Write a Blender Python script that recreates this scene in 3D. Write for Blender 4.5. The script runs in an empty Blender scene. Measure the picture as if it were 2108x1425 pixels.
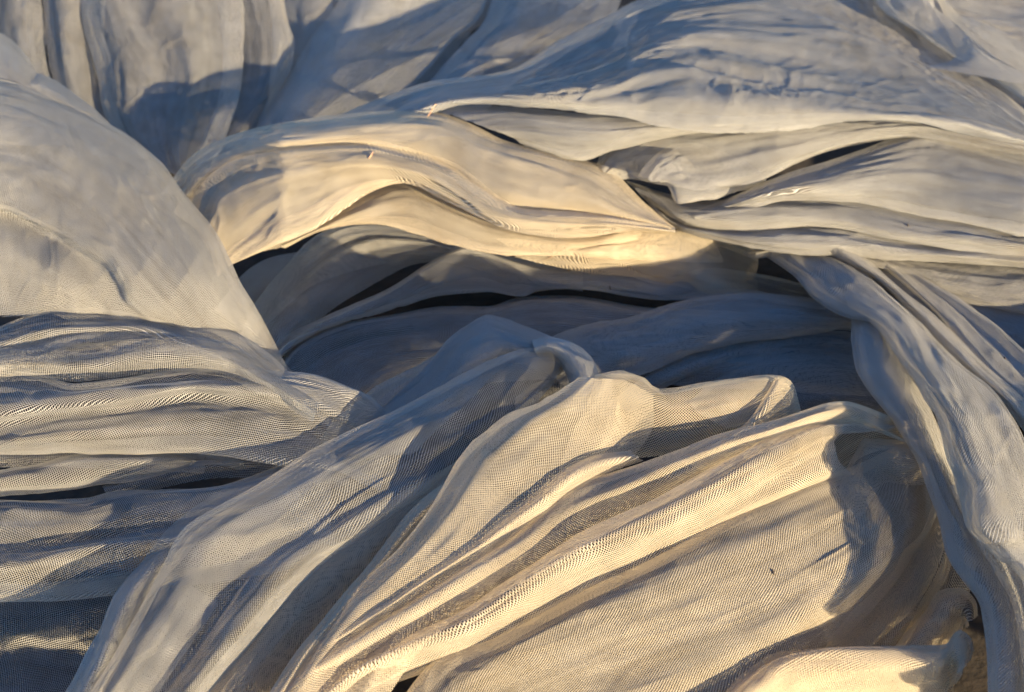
import bpy, math
import numpy as np
from mathutils import Vector

# ------------------------------------------------------------------ camera, sky, sun
C = bpy.context.scene.collection
sc = bpy.context.scene
W, H = 2108.0, 1425.0
U = 0.0004                       # metres per photo pixel at the heap
PITCH = math.radians(38)
FOC, SEN = 60.0, 36.0
DIST = W * U / (SEN / FOC)
cam = bpy.data.cameras.new('camera')
cam.lens = FOC; cam.sensor_width = SEN
cam.clip_start = 0.02; cam.clip_end = 500
co = bpy.data.objects.new('camera', cam); C.objects.link(co)
CAMP = np.array([0.0, -DIST * math.cos(PITCH), DIST * math.sin(PITCH)])
co.location = CAMP
co.rotation_euler = (math.pi / 2 - PITCH, 0, 0)
sc.camera = co
cam.dof.use_dof = True
cam.dof.focus_distance = DIST * 0.90
cam.dof.aperture_fstop = 9.0

SUN_EL, SUN_AZ = math.radians(14), math.radians(38)     # azimuth: from behind the camera towards its right
sun_dir = Vector((math.sin(SUN_AZ) * math.cos(SUN_EL), -math.cos(SUN_AZ) * math.cos(SUN_EL), math.sin(SUN_EL)))
wd = bpy.data.worlds.new('World'); sc.world = wd; wd.use_nodes = True
nt = wd.node_tree; bg = nt.nodes['Background']
sky = nt.nodes.new('ShaderNodeTexSky'); sky.sky_type = 'NISHITA'; sky.sun_disc = False
sky.sun_elevation = SUN_EL
sky.sun_rotation = math.atan2(sun_dir.x, sun_dir.y)
sky.air_density = 1.0; sky.dust_density = 0.0; sky.ozone_density = 6.0
nt.links.new(sky.outputs[0], bg.inputs[0]); bg.inputs[1].default_value = 0.08
sl = bpy.data.lights.new('sun', 'SUN'); sl.energy = 5.0; sl.angle = math.radians(0.55); sl.color = (1.0, 0.765, 0.45)
so = bpy.data.objects.new('sun', sl); C.objects.link(so)
so.rotation_euler = (-sun_dir).to_track_quat('-Z', 'Y').to_euler()
sc.view_settings.view_transform = 'Standard'; sc.view_settings.look = 'None'
sc.view_settings.exposure = 2.25; sc.view_settings.gamma = 1.0
sc.cycles.transparent_max_bounces = 32
sc.cycles.max_bounces = 8
sc.cycles.use_denoising = True
sc.cycles.diffuse_bounces = 3
sc.cycles.transmission_bounces = 6

# ------------------------------------------------------------------ from photo pixel + height to a point
def world(px, py, h):
    """point at height h (in pixel units) that stands where the photograph shows (px, py)"""
    dx = (px - W / 2) / W * SEN / FOC
    dy = -(py - H / 2) / W * SEN / FOC
    sp, cp = math.sin(PITCH), math.cos(PITCH)
    d = np.stack([dx, cp + dy * sp, -sp + dy * cp], -1)
    t = (h * U - CAMP[2]) / d[..., 2]
    return CAMP + d * t[..., None]

# ------------------------------------------------------------------ smooth noise
def vnoise(x, y, seed):
    x = np.asarray(x, float); y = np.asarray(y, float)
    xi = np.floor(x).astype(np.int64); yi = np.floor(y).astype(np.int64)
    xf = x - xi; yf = y - yi
    def hsh(a, b):
        n = (a * 374761393 + b * 668265263 + seed * 1442695041) & 0xffffffff
        n = ((n ^ (n >> 13)) * 1274126177) & 0xffffffff
        n = n ^ (n >> 16)
        return (n & 0xffff) / 65535.0 * 2 - 1
    sx = xf * xf * xf * (xf * (xf * 6 - 15) + 10); sy = yf * yf * yf * (yf * (yf * 6 - 15) + 10)
    a = hsh(xi, yi); b = hsh(xi + 1, yi); c = hsh(xi, yi + 1); d = hsh(xi + 1, yi + 1)
    return (a * (1 - sx) + b * sx) * (1 - sy) + (c * (1 - sx) + d * sx) * sy

def crom(P, n):
    """Catmull-Rom through P (k, ...) sampled at n points"""
    k = len(P)
    if k == 2:
        t = np.linspace(0, 1, n).reshape((-1,) + (1,) * (P.ndim - 1))
        return P[0] * (1 - t) + P[1] * t
    Q = np.concatenate([(2 * P[0] - P[1])[None], P, (2 * P[-1] - P[-2])[None]])
    t = np.linspace(0, k - 1 - 1e-9, n); i = np.floor(t).astype(int)
    f = (t - i).reshape((-1,) + (1,) * (P.ndim - 1))
    p0, p1, p2, p3 = Q[i], Q[i + 1], Q[i + 2], Q[i + 3]
    return 0.5 * (2 * p1 + (p2 - p0) * f + (2 * p0 - 5 * p1 + 4 * p2 - p3) * f * f + (3 * p1 - p0 - 3 * p2 + p3) * f ** 3)

def arclen(P, n):
    d = np.r_[0, np.cumsum(np.linalg.norm(np.diff(P[:, :2], axis=0), axis=1))]
    t = np.linspace(0, d[-1], n)
    return np.stack([np.interp(t, d, P[:, k]) for k in range(P.shape[1])], 1)

# ------------------------------------------------------------------ materials
def cloth_material(name, col, trans_col, transl, width, pitch):
    m = bpy.data.materials.new(name); m.use_nodes = True
    nt = m.node_tree; N = nt.nodes; L = nt.links; N.clear()
    def node(t, **kw):
        n = N.new(t)
        for k, v in kw.items(): setattr(n, k, v)
        return n
    def math_(op, a, b=None, clamp=False):
        n = node('ShaderNodeMath', operation=op, use_clamp=clamp)
        for i, v in enumerate((a, b)):
            if v is None: continue
            if isinstance(v, (int, float)): n.inputs[i].default_value = v
            else: L.new(v, n.inputs[i])
        return n.outputs[0]
    uv = node('ShaderNodeUVMap', uv_map='UVMap')
    sep = node('ShaderNodeSeparateXYZ'); L.new(uv.outputs[0], sep.inputs[0])
    # yarn count and yarn thickness wander a little, as in a real loose weave
    nz = node('ShaderNodeTexNoise'); nz.inputs['Scale'].default_value = 0.016; nz.inputs['Detail'].default_value = 3
    L.new(uv.outputs[0], nz.inputs['Vector'])
    fac = node('ShaderNodeLayerWeight'); fac.inputs[0].default_value = 0.35
    cover = math_('ADD', math_('MULTIPLY', math_('SUBTRACT', nz.outputs[0], 0.5), 0.22), width)
    uf = node('ShaderNodeUVMap', uv_map='FoldMap')       # along / across the fold: bunched yarns run in streaks
    mp = node('ShaderNodeMapping'); mp.inputs['Scale'].default_value = (0.0028, 0.045, 1.0); L.new(uf.outputs[0], mp.inputs['Vector'])
    sk = node('ShaderNodeTexNoise'); sk.inputs['Scale'].default_value = 1.0; sk.inputs['Detail'].default_value = 4; sk.inputs['Roughness'].default_value = 0.6; sk.inputs['Distortion'].default_value = 0.6
    L.new(mp.outputs[0], sk.inputs['Vector'])
    streak = math_('SUBTRACT', sk.outputs[0], 0.5)
    cover = math_('ADD', cover, math_('MULTIPLY', streak, 0.24))
    cover = math_('MAXIMUM', cover, 0.16)
    cover = math_('ADD', cover, math_('MULTIPLY', fac.outputs['Facing'], 0.16))
    ang = math.pi / pitch
    def thread(c, other):
        s = math_('ABSOLUTE', math_('SINE', math_('MULTIPLY', c, ang)))       # 0 on the yarn's axis
        asn = math_('MULTIPLY', math_('ARCSINE', s), 2 / math.pi)              # 0..1 distance to the axis
        prof = math_('SUBTRACT', 1.0, math_('DIVIDE', asn, cover))             # >0 on the yarn
        over = math_('SINE', math_('ADD', math_('MULTIPLY', other, ang), 0.0))
        return prof, over
    pu, ou = thread(sep.outputs[0], sep.outputs[1])
    pv, ov = thread(sep.outputs[1], sep.outputs[0])
    mx = math_('MAXIMUM', pu, pv)
    alpha = math_('MULTIPLY', math_('MULTIPLY', mx, 6.0, True), 1.0, True)
    yarn = node('ShaderNodeTexNoise'); yarn.inputs['Scale'].default_value = 0.35; yarn.inputs['Detail'].default_value = 2
    L.new(uv.outputs[0], yarn.inputs['Vector'])
    bmp = node('ShaderNodeBump'); bmp.inputs['Strength'].default_value = 0.9; bmp.inputs['Distance'].default_value = 1.5 * U
    L.new(math_('ADD', math_('MAXIMUM', mx, 0.0), math_('MULTIPLY', yarn.outputs[0], 0.5)), bmp.inputs['Height'])
    big = node('ShaderNodeTexNoise'); big.inputs['Scale'].default_value = 0.006; big.inputs['Detail'].default_value = 5
    L.new(uv.outputs[0], big.inputs['Vector'])
    mixc = node('ShaderNodeMix', data_type='RGBA'); L.new(big.outputs[0], mixc.inputs[0])
    mixc.inputs[6].default_value = (*[c * 0.86 for c in col], 1); mixc.inputs[7].default_value = (*[min(1, c * 1.06) for c in col], 1)
    st = node('ShaderNodeTexNoise'); st.inputs['Scale'].default_value = 0.0032; st.inputs['Detail'].default_value = 7; st.inputs['Roughness'].default_value = 0.62
    st.inputs['Distortion'].default_value = 1.2
    L.new(uv.outputs[0], st.inputs['Vector'])
    sr = node('ShaderNodeMapRange'); sr.inputs[1].default_value = 0.5; sr.inputs[2].default_value = 0.72; L.new(st.outputs[0], sr.inputs[0])
    sf = math_('ADD', math_('MULTIPLY', sr.outputs[0], 0.55), math_('MULTIPLY', streak, -0.45), True)
    mixd = node('ShaderNodeMix', data_type='RGBA'); L.new(sf, mixd.inputs[0]); L.new(mixc.outputs[2], mixd.inputs[6])
    mixd.inputs[7].default_value = (col[0] * .74, col[1] * .66, col[2] * .52, 1)
    pr = node('ShaderNodeBsdfPrincipled')
    L.new(mixd.outputs[2], pr.inputs['Base Color']); pr.inputs['Roughness'].default_value = 0.5
    pr.inputs['Specular IOR Level'].default_value = 0.35
    pr.inputs['Sheen Weight'].default_value = 0.08; pr.inputs['Sheen Roughness'].default_value = 0.4
    L.new(bmp.outputs[0], pr.inputs['Normal'])
    tl = node('ShaderNodeBsdfTranslucent'); tl.inputs[0].default_value = (*trans_col, 1); L.new(bmp.outputs[0], tl.inputs['Normal'])
    m1 = node('ShaderNodeMixShader'); m1.inputs[0].default_value = transl
    L.new(pr.outputs[0], m1.inputs[1]); L.new(tl.outputs[0], m1.inputs[2])
    tr = node('ShaderNodeBsdfTransparent')
    m2 = node('ShaderNodeMixShader'); L.new(alpha, m2.inputs[0]); L.new(tr.outputs[0], m2.inputs[1]); L.new(m1.outputs[0], m2.inputs[2])
    out = node('ShaderNodeOutputMaterial'); L.new(m2.outputs[0], out.inputs[0])
    return m

PITCHPX = 3.6
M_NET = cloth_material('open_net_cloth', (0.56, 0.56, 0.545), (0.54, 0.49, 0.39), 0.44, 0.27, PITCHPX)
M_NETW = cloth_material('sun_tinted_net_cloth', (0.72, 0.645, 0.50), (0.66, 0.53, 0.34), 0.44, 0.29, PITCHPX)  # copy of the net with sunlit warmth put into its colour
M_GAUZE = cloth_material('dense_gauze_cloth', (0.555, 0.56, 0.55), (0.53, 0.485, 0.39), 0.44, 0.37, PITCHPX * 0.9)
M_GAUZEW = cloth_material('sun_tinted_gauze_cloth', (0.73, 0.655, 0.515), (0.66, 0.53, 0.34), 0.44, 0.37, PITCHPX * 0.95)  # the gauze again, yellower and brighter to carry the sun's tint
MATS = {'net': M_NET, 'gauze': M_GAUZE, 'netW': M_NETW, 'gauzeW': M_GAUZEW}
WARM = ('fd', 'mid', 'br')  # sunlit lengths get the sun-tinted colours, the others the cooler grey

def plain(name, c1, c2, scale, rough=0.9, bump=0.3):
    m = bpy.data.materials.new(name); m.use_nodes = True
    nt = m.node_tree; N = nt.nodes; L = nt.links
    p = N['Principled BSDF']; p.inputs['Roughness'].default_value = rough
    n = N.new('ShaderNodeTexNoise'); n.inputs['Scale'].default_value = scale; n.inputs['Detail'].default_value = 8
    tc = N.new('ShaderNodeTexCoord'); L.new(tc.outputs['Object'], n.inputs['Vector'])
    r = N.new('ShaderNodeValToRGB'); L.new(n.outputs[0], r.inputs[0])
    r.color_ramp.elements[0].position = 0.35; r.color_ramp.elements[1].position = 0.65
    r.color_ramp.elements[0].color = (*c1, 1); r.color_ramp.elements[1].color = (*c2, 1)
    L.new(r.outputs[0], p.inputs['Base Color'])
    b = N.new('ShaderNodeBump'); b.inputs['Strength'].default_value = bump; b.inputs['Distance'].default_value = 0.003
    L.new(n.outputs[0], b.inputs['Height']); L.new(b.outputs[0], p.inputs['Normal'])
    return m
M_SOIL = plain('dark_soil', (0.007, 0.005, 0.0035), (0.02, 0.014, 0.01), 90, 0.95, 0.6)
M_STRAW = plain('dry_straw', (0.42, 0.24, 0.13), (0.55, 0.34, 0.2), 200, 0.6)
M_DARK = plain('dark_bark', (0.05, 0.035, 0.025), (0.09, 0.07, 0.05), 300, 0.8)

# ------------------------------------------------------------------ things
THINGS = {}
def thing(key, label, cx, cy, group=None):
    e = bpy.data.objects.new('net_cloth', None); C.objects.link(e)
    p = world(np.array(float(cx)), np.array(float(cy)), np.array(-165.0))
    e.location = p; e.empty_display_size = 0.05
    e['label'] = label; e['category'] = 'cloth'
    if group: e['group'] = group
    THINGS[key] = e
    return e

SEED = [0]
CRISP = {'ur': 0.5, 'rf': 0.6, 'mid': 0.5, 'left': 0.5, 'tl': 0.8, 'tm': 0.8, 'hol': 0.8}
SINGLE = ('mid', 'rf', 'hol', 'tl', 'tm', 'ur', 'fd')
SMOOTH = {'tl': 0.55, 'tm': 0.6, 'ur': 0.8, 'mid': 0.8, 'left': 0.7, 'hol': 0.9, 'rt': 0.6}
# how high each length of cloth rides on the heap, in pixel units
RAISE = {
    'mid': lambda x, y: np.interp(x, [350, 450, 580, 750, 1050, 1300, 1400], [-10, 35, 105, 105, 80, 25, -5]),
    'left': lambda x, y: np.interp(y, [350, 560, 690], [72, 55, 0]),
    'tl': lambda x, y: np.interp(y, [0, 350], [-80, -130]),
    'tm': lambda x, y: np.interp(x, [520, 700, 900], [-120, -130, -150]),
    'ur': lambda x, y: np.interp(x, [600, 900, 1100, 1900], [20, 30, 50, 30]),
    'rf': lambda x, y: np.interp(x, [1250, 1400, 1600, 2100], [10, 35, 60, 60]),
    'hol': lambda x, y: np.interp(y, [480, 560, 780], [-15, -40, -20]),
    'cb': lambda x, y: np.interp(y, [700, 800, 950, 1100, 1300], [-15, -35, -30, 10, 45]),
    'fd': lambda x, y: np.interp(y, [760, 900, 1020], [40, 15, 0]) * np.interp(x, [900, 1100, 1700, 1850], [0.3, 1, 1, 0]),
    'rt': lambda x, y: np.interp(y, [560, 700, 850, 1000, 1400], [0, 35, 98, 112, 105]),
}
def parse(rows):
    out = []
    for hs, pts in rows:
        p = np.array([[float(a) for a in q.split(',')] for q in pts.split()])
        if isinstance(hs, (int, float)): h = np.full(len(p), float(hs))
        else:
            a = np.array([float(v) for v in hs.split()])
            h = a if len(a) == len(p) else np.interp(np.linspace(0, 1, len(p)), np.linspace(0, 1, len(a)), a)
        out.append(np.c_[p, h])
    return out

def fold(key, rows, top='t', bot='x', mat='net', wr=1.0, wl=(420, 55), lay=1, ang=0.0, name='fold', label=None, res=4.2, crm=0.0, gap=7.0, lift=0.0, dtop=1.0, crease=0.0):
    """a length of draped cloth: rows of points run along the fold, row after row across it.
    t = the edge rolls under, x = plain edge, wr = wrinkle depth, wl = wrinkle length and width"""
    SEED[0] += 1; seed = SEED[0] * 17
    if lay == 2 and key in SINGLE: lay = 1
    R = parse(rows)
    if key == 'left':       # the swell dives under the front folds here
        for r in R:
            lim = np.interp(r[:, 0], [-90, 30, 228, 298, 351, 421, 491, 544, 584, 600], [700, 690, 668, 682, 692, 712, 726, 752, 772, 775])
            r[:, 1] = np.where(r[:, 1] > lim, lim + (r[:, 1] - lim) * 0.12, r[:, 1])
    n0 = len(R[0])
    L = max(np.linalg.norm(np.diff(r[:, :2], axis=0), axis=1).sum() for r in R)
    nu = int(max(24, L / res))
    if all(len(r) == n0 for r in R): G = [crom(r, nu) for r in R]
    else: G = [arclen(crom(r, nu * 2), nu) for r in R]
    G = np.array(G)                                   # rows, nu, 3
    def tuck(a, b):
        d = b[:, :2] - a[:, :2]; l = np.linalg.norm(d, axis=1, keepdims=True) + 1e-6
        u = d / l
        o1 = a.copy(); o1[:, :2] += u * np.minimum(7, 0.3 * l); o1[:, 2] -= 16 * dtop
        o2 = a.copy(); o2[:, :2] += u * np.minimum(34, 0.55 * l); o2[:, 2] -= 58 * dtop
        return o1, o2
    if top == 't':
        o1, o2 = tuck(G[0], G[1]); G = np.concatenate([o2[None], o1[None], G])
    if bot == 't':
        o1, o2 = tuck(G[-1], G[-2]); G = np.concatenate([G, o1[None], o2[None]])
    G[..., 2] += lift
    if key in RAISE: G[..., 2] += RAISE[key](G[..., 0], G[..., 1])
    # across
    wid = np.linalg.norm(np.diff(G[..., :2], axis=0), axis=2)    # rows-1, nu
    hd = np.abs(np.diff(G[..., 2], axis=0))
    seg = np.sqrt(wid ** 2 + (0.8 * hd) ** 2)
    tot = seg.sum(0)
    nv = int(max(14, tot.max() / (res * 0.85)))
    # parameter spread by mean segment length
    ms = seg.mean(1) + 2; cs = np.r_[0, np.cumsum(ms)]; cs /= cs[-1]
    k = len(G)
    tt = np.interp(np.linspace(0, 1, nv), cs, np.arange(k)); tt = np.minimum(tt, k - 1 - 1e-9)
    Q = np.concatenate([(2 * G[0] - G[1])[None], G, (2 * G[-1] - G[-2])[None]])
    i = np.floor(tt).astype(int); f = (tt - i)[:, None, None]
    p0, p1, p2, p3 = Q[i], Q[i + 1], Q[i + 2], Q[i + 3]
    S = 0.5 * (2 * p1 + (p2 - p0) * f + (2 * p0 - 5 * p1 + 4 * p2 - p3) * f * f + (3 * p1 - p0 - 3 * p2 + p3) * f ** 3)
    P = world(S[..., 0], S[..., 1], S[..., 2])                   # nv, nu, 3
    # cloth coordinates (in pixel units)
    du = np.linalg.norm(np.diff(P, axis=1), axis=2) / U
    dv = np.linalg.norm(np.diff(P, axis=0), axis=2) / U
    um = np.r_[0, np.cumsum(du.mean(0))]
    vm = np.r_[0, np.cumsum(np.median(dv, axis=1))]
    UU, VV = np.meshgrid(um, vm)
    # relative local width: wrinkles die out where the fold is pinched
    w = dv.sum(0); rel = np.clip(w / (np.median(w) + 1e-6), 0.15, 1.3)[None]
    wu, wv = wl
    wob = vnoise(UU / 260, VV / 200, seed + 1) * 0.5
    a = vnoise(UU / wu, VV / wv + wob, seed + 2)
    b = vnoise(UU / (wu * .5), VV / (wv * .42) + wob * 1.6, seed + 3)
    c = vnoise(UU / (wu * .22), VV / (wv * .22) + wob * 2.5, seed + 4)
    rid = 1 - np.abs(vnoise(UU / (wu * .8), VV / (wv * .7) + wob * 2, seed + 5)) * 2
    rid = np.clip(rid, 0, 1) ** 3
    e = vnoise(UU / 30, VV / 22, seed + 6)
    bigw = vnoise(UU / 230, VV / 170, seed + 7)
    wr *= SMOOTH.get(key, 1.0)
    disp = 0.85 * wr * (6.0 * a + 3.2 * b + 1.3 * c + 3.2 * rid * (0.4 + 0.6 * vnoise(UU / 300, VV / 120, seed + 8)) + 0.45 * e + 5.0 * bigw) * rel
    fine = np.clip(1 - np.abs(vnoise(UU / 190, VV / 24 + wob * 3, seed + 31)) * 2.0, 0, 1) ** 2 * np.clip(vnoise(UU / 210, VV / 90, seed + 32) + 0.35, 0, 1)
    pull = np.clip(1 - np.abs(vnoise((UU + VV * 1.3) / 300, (VV - UU * 0.10) / 30, seed + 33)) * 3, 0, 1) ** 2 * np.clip(vnoise(UU / 160, VV / 130, seed + 34), 0, 1)
    q3 = np.abs(vnoise(UU / 120 + VV / 90, VV / 60 - UU / 210, seed + 51)); q4 = np.abs(vnoise(UU / 90 - VV / 60, VV / 42 + UU / 260, seed + 52))
    patch = np.clip(vnoise(UU / 260, VV / 150, seed + 53) * 1.4 + 0.15, 0, 1)
    disp = disp + (2.8 * fine) * rel + CRISP.get(key, 0.35) * (3.6 * np.clip(1 - 2.4 * q3, 0, 1) ** 2 + 2.6 * np.clip(1 - 2.6 * q4, 0, 1) ** 2) * patch * rel
    if crm:
        q1 = np.abs(vnoise((UU + VV) / 62, (VV - UU * .4) / 34, seed + 41)); q2 = np.abs(vnoise((UU - VV) / 40, (VV + UU * .5) / 25, seed + 42))
        m_ = np.clip(vnoise(UU / 330, VV / 160, seed + 43) * 1.5 + 0.3, 0, 1)
        disp = disp + crm * (6 * (1 - q1) ** 4 + 3.5 * (1 - q2) ** 4) * m_ * rel
    gu = np.gradient(P, axis=1); gv = np.gradient(P, axis=0)
    Nn = np.cross(gu, gv); Nn /= np.linalg.norm(Nn, axis=2, keepdims=True) + 1e-12
    tocam = CAMP - P
    sgn = np.sign((Nn * tocam).sum(2)); sgn[sgn == 0] = 1
    mid = np.sign(np.median(sgn)) or 1
    Nn *= mid
    # silhouettes keep their place: wrinkles shallower at the first and last rows
    tpos = np.linspace(0, 1, nv)[:, None]
    edge = np.clip(np.minimum(tpos, 1 - tpos) / 0.12, 0, 1) * 0.65 + 0.35
    P = P + Nn * (disp * edge * U)[..., None]
    ca, sa = math.cos(ang), math.sin(ang)
    us = np.concatenate([np.zeros((nv, 1)), np.cumsum(du, 1)], 1); us = us - us[:, nu // 2][:, None]
    vs = np.concatenate([np.zeros((1, nu)), np.cumsum(dv, 0)], 0); vs = vs - vs[nv // 2][None]
    if key == 'mid':      # strongly skewed folds: the weave is laid on from a plane facing the slope
        us = P[..., 0] / U; vs = (P[..., 1] * 0.8 + P[..., 2] * 0.6) / U
    warp1 = vnoise(UU / 90, VV / 70, seed + 11) * 5 + vnoise(UU / 35, VV / 30, seed + 12) * 1.2
    warp2 = vnoise(UU / 80, VV / 90, seed + 13) * 5 + vnoise(UU / 30, VV / 38, seed + 14) * 1.2
    verts = []; faces = []; uvs = []
    idx = np.arange(nv * nu).reshape(nv, nu)
    fq = np.stack([idx[:-1, :-1], idx[:-1, 1:], idx[1:, 1:], idx[1:, :-1]], -1).reshape(-1, 4)
    if mid < 0: fq = fq[:, ::-1]
    V = []; F = []; UVv = []
    for l in range(lay):
        off = 0 if l == 0 else -gap * l * (1 + 0.6 * vnoise(UU / 120, VV / 60, seed + 20 + l))
        Pl = P + (Nn * (off * U)[..., None] if l else 0)
        al = ang + (0.0 if l == 0 else 0.8 * l)
        ca, sa = math.cos(al), math.sin(al)
        u2 = us + warp1 + 13.7 * l; v2 = vs + warp2 + 7.1 * l
        V.append(Pl.reshape(-1, 3)); F.append(fq + l * nv * nu)
        UVv.append(np.stack([u2 * ca - v2 * sa, u2 * sa + v2 * ca], -1).reshape(-1, 2))
    V = np.concatenate(V); F = np.concatenate(F); UVv = np.concatenate(UVv)
    par = THINGS[key]
    V = V - np.array(par.location)
    me = bpy.data.meshes.new(name)
    me.vertices.add(len(V)); me.vertices.foreach_set('co', V.astype(np.float32).ravel())
    me.loops.add(len(F) * 4); me.loops.foreach_set('vertex_index', F.astype(np.int32).ravel())
    me.polygons.add(len(F)); me.polygons.foreach_set('loop_start', np.arange(0, len(F) * 4, 4, dtype=np.int32))
    me.polygons.foreach_set('use_smooth', np.ones(len(F), dtype=bool))
    uvl = me.uv_layers.new(name='UVMap')
    uvl.data.foreach_set('uv', UVv[F.ravel()].astype(np.float32).ravel())
    uvf = me.uv_layers.new(name='FoldMap')
    fm = np.tile(np.stack([UU + seed * 91.0, VV * 1.0 + seed * 37.0], -1).reshape(-1, 2), (lay, 1))
    uvf.data.foreach_set('uv', fm[F.ravel()].astype(np.float32).ravel())
    me.update(calc_edges=True); me.validate()
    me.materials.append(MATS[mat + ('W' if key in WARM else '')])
    o = bpy.data.objects.new(name, me); C.objects.link(o); o.parent = par
    if label: o['label'] = label
    return o

# ------------------------------------------------------------------ ground under the heap
def ground():
    n = 90; xs = np.linspace(-4, 4, n); ys = np.linspace(-2.2, 9, n)
    X, Y = np.meshgrid(xs, ys)
    Z = -240 * U + 0.006 * vnoise(X * 6, Y * 6, 5) + 0.004 * vnoise(X * 17, Y * 17, 6)
    V = np.stack([X, Y, Z], -1).reshape(-1, 3); idx = np.arange(n * n).reshape(n, n)
    F = np.stack([idx[:-1, :-1], idx[:-1, 1:], idx[1:, 1:], idx[1:, :-1]], -1).reshape(-1, 4)
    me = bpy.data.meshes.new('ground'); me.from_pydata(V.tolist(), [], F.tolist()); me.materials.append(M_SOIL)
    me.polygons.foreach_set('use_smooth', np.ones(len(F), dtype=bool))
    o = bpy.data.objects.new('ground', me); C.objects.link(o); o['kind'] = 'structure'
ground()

# ================================================================== back of the heap
thing('tl', 'upright pleated cream net in the top left corner, curved shadow over its right half', 320, 300)
fold('tl', [  # brown sheer folds behind, far left
    (-20, "-90,-90 -70,60 -50,180 -10,300"),
    (40, "20,-90 30,60 60,180 130,300"),
    (20, "70,-90 84,40 100,150 150,300"),
], lay=2, top='x', bot='t', mat='net', wl=(300, 40), wr=.8)
fold('tl', [
    (10, "88,-90 92,40 106,150 130,220 190,320"),
    (48, "120,-90 125,40 135,150 160,220 215,320"),
    (34, "165,-90 165,40 172,150 190,220 240,320"),
    (-10, "230,-90 215,40 220,150 235,220 270,320"),
], lay=2, mat='net', wl=(300, 40), wr=.9)
fold('tl', [
    (40, "160,-90 171,30 190,105 207,160 214,220 240,275 300,345"),
    (78, "205,-90 225,30 250,100 262,170 265,230 285,285 335,350"),
    (72, "265,-90 295,30 330,95 345,170 335,240 340,300 360,360"),
    (84, "330,-90 370,30 392,90 395,160 375,240 368,300 375,360"),
    (56, "400,-90 430,30 438,90 440,160 420,240 400,300 385,370"),
    (34, "480,-90 497,30 498,100 495,165 480,230 452,300 420,370"),
], lay=2, bot='t', mat='net', wl=(380, 45), wr=1.0, name='pleat', label='large rounded pleat catching the low sun on its left side')
fold('tl', [
    (-20, "430,-90 450,30 460,110 450,200 420,280 400,350"),
    (14, "500,-90 530,30 540,110 520,200 480,270 440,350"),
    (8, "550,-90 575,30 590,80 580,140 530,230 480,330"),
    (-14, "570,-90 590,35 604,85 600,135 570,195 520,330"),
], lay=2, bot='t', top='x', mat='net', wl=(300, 45), wr=.9)
fold('tl', [
    (-70, "540,-90 560,60 560,180 500,340"),
    (-45, "640,-90 650,60 620,180 560,330"),
    (-70, "760,-90 740,60 700,180 600,330"),
], lay=2, top='x', mat='net', wr=1)

thing('tm', 'cloth slanting down in blue shade at the top centre, its upper crest sunlit', 760, 220)
fold('tm', [
    (0, "740,-90 682,36 640,84 612,130 575,200 540,250 500,310"),
    (40, "800,-90 735,40 690,95 655,145 610,210 580,255 545,310"),
    (30, "860,-90 800,40 745,100 700,155 650,220 620,260 590,310"),
    (5, "930,-90 880,30 820,95 770,150 720,210 680,250 640,310"),
    (-40, "1030,-90 990,30 930,85 880,145 820,200 740,250 700,310"),
], lay=2, mat='gauze', wl=(300, 60), wr=1.0)
fold('tm', [
    (-30, "1040,-90 1003,34 960,85 915,135 880,175 820,230"),
    (5, "1100,-90 1070,30 1020,80 975,130 930,170 870,230"),
    (-8, "1190,-90 1150,40 1090,90 1040,135 990,170 930,230"),
    (-30, "1300,-90 1260,50 1200,90 1120,140 1060,170 1000,230"),
], lay=2, mat='gauze', wl=(280, 50), wr=1.0)

fold('tm', [
    (-110, "560,-90 560,100 540,330"), (-90, "900,-110 850,80 780,300"), (-100, "1300,-120 1250,60 1150,260"), (-110, "1600,-140 1600,60 1500,260"),
], lay=1, top='x', mat='gauze', wr=1.2, wl=(300, 60))
thing('ur', 'broad pale gauze spread over the upper right, blue on top with a sunlit hem', 1500, 280)
fold('ur', [
    (-100, "1700,-140 1900,-90 2100,-60 2300,-40"), (-60, "1750,-40 1900,0 2080,40 2300,100"), (-90, "1850,100 1980,160 2120,220 2300,300"),
], lay=2, top='x', mat='gauze', wr=1.5, wl=(220, 60))
fold('ur', [  # folds beyond its right shoulder
    (-20, "1780,-90 1810,10 1900,70 2000,140 2180,260"),
    (25, "1870,-90 1900,-5 1960,40 2040,110 2180,190"),
    (-10, "1900,-90 1925,20 1955,70 1965,120 1900,140"),
], lay=2, mat='gauze', wr=1.0)
fold('ur', [
    (-60, "1880,-90 1960,20 2030,50 2100,90 2200,160"),
    (-20, "1900,-60 1950,50 2010,110 2080,170 2180,250"),
    (-50, "1850,0 1900,90 1980,150 2060,220 2180,320"),
], lay=2, mat='gauze', wr=1.0)
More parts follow.
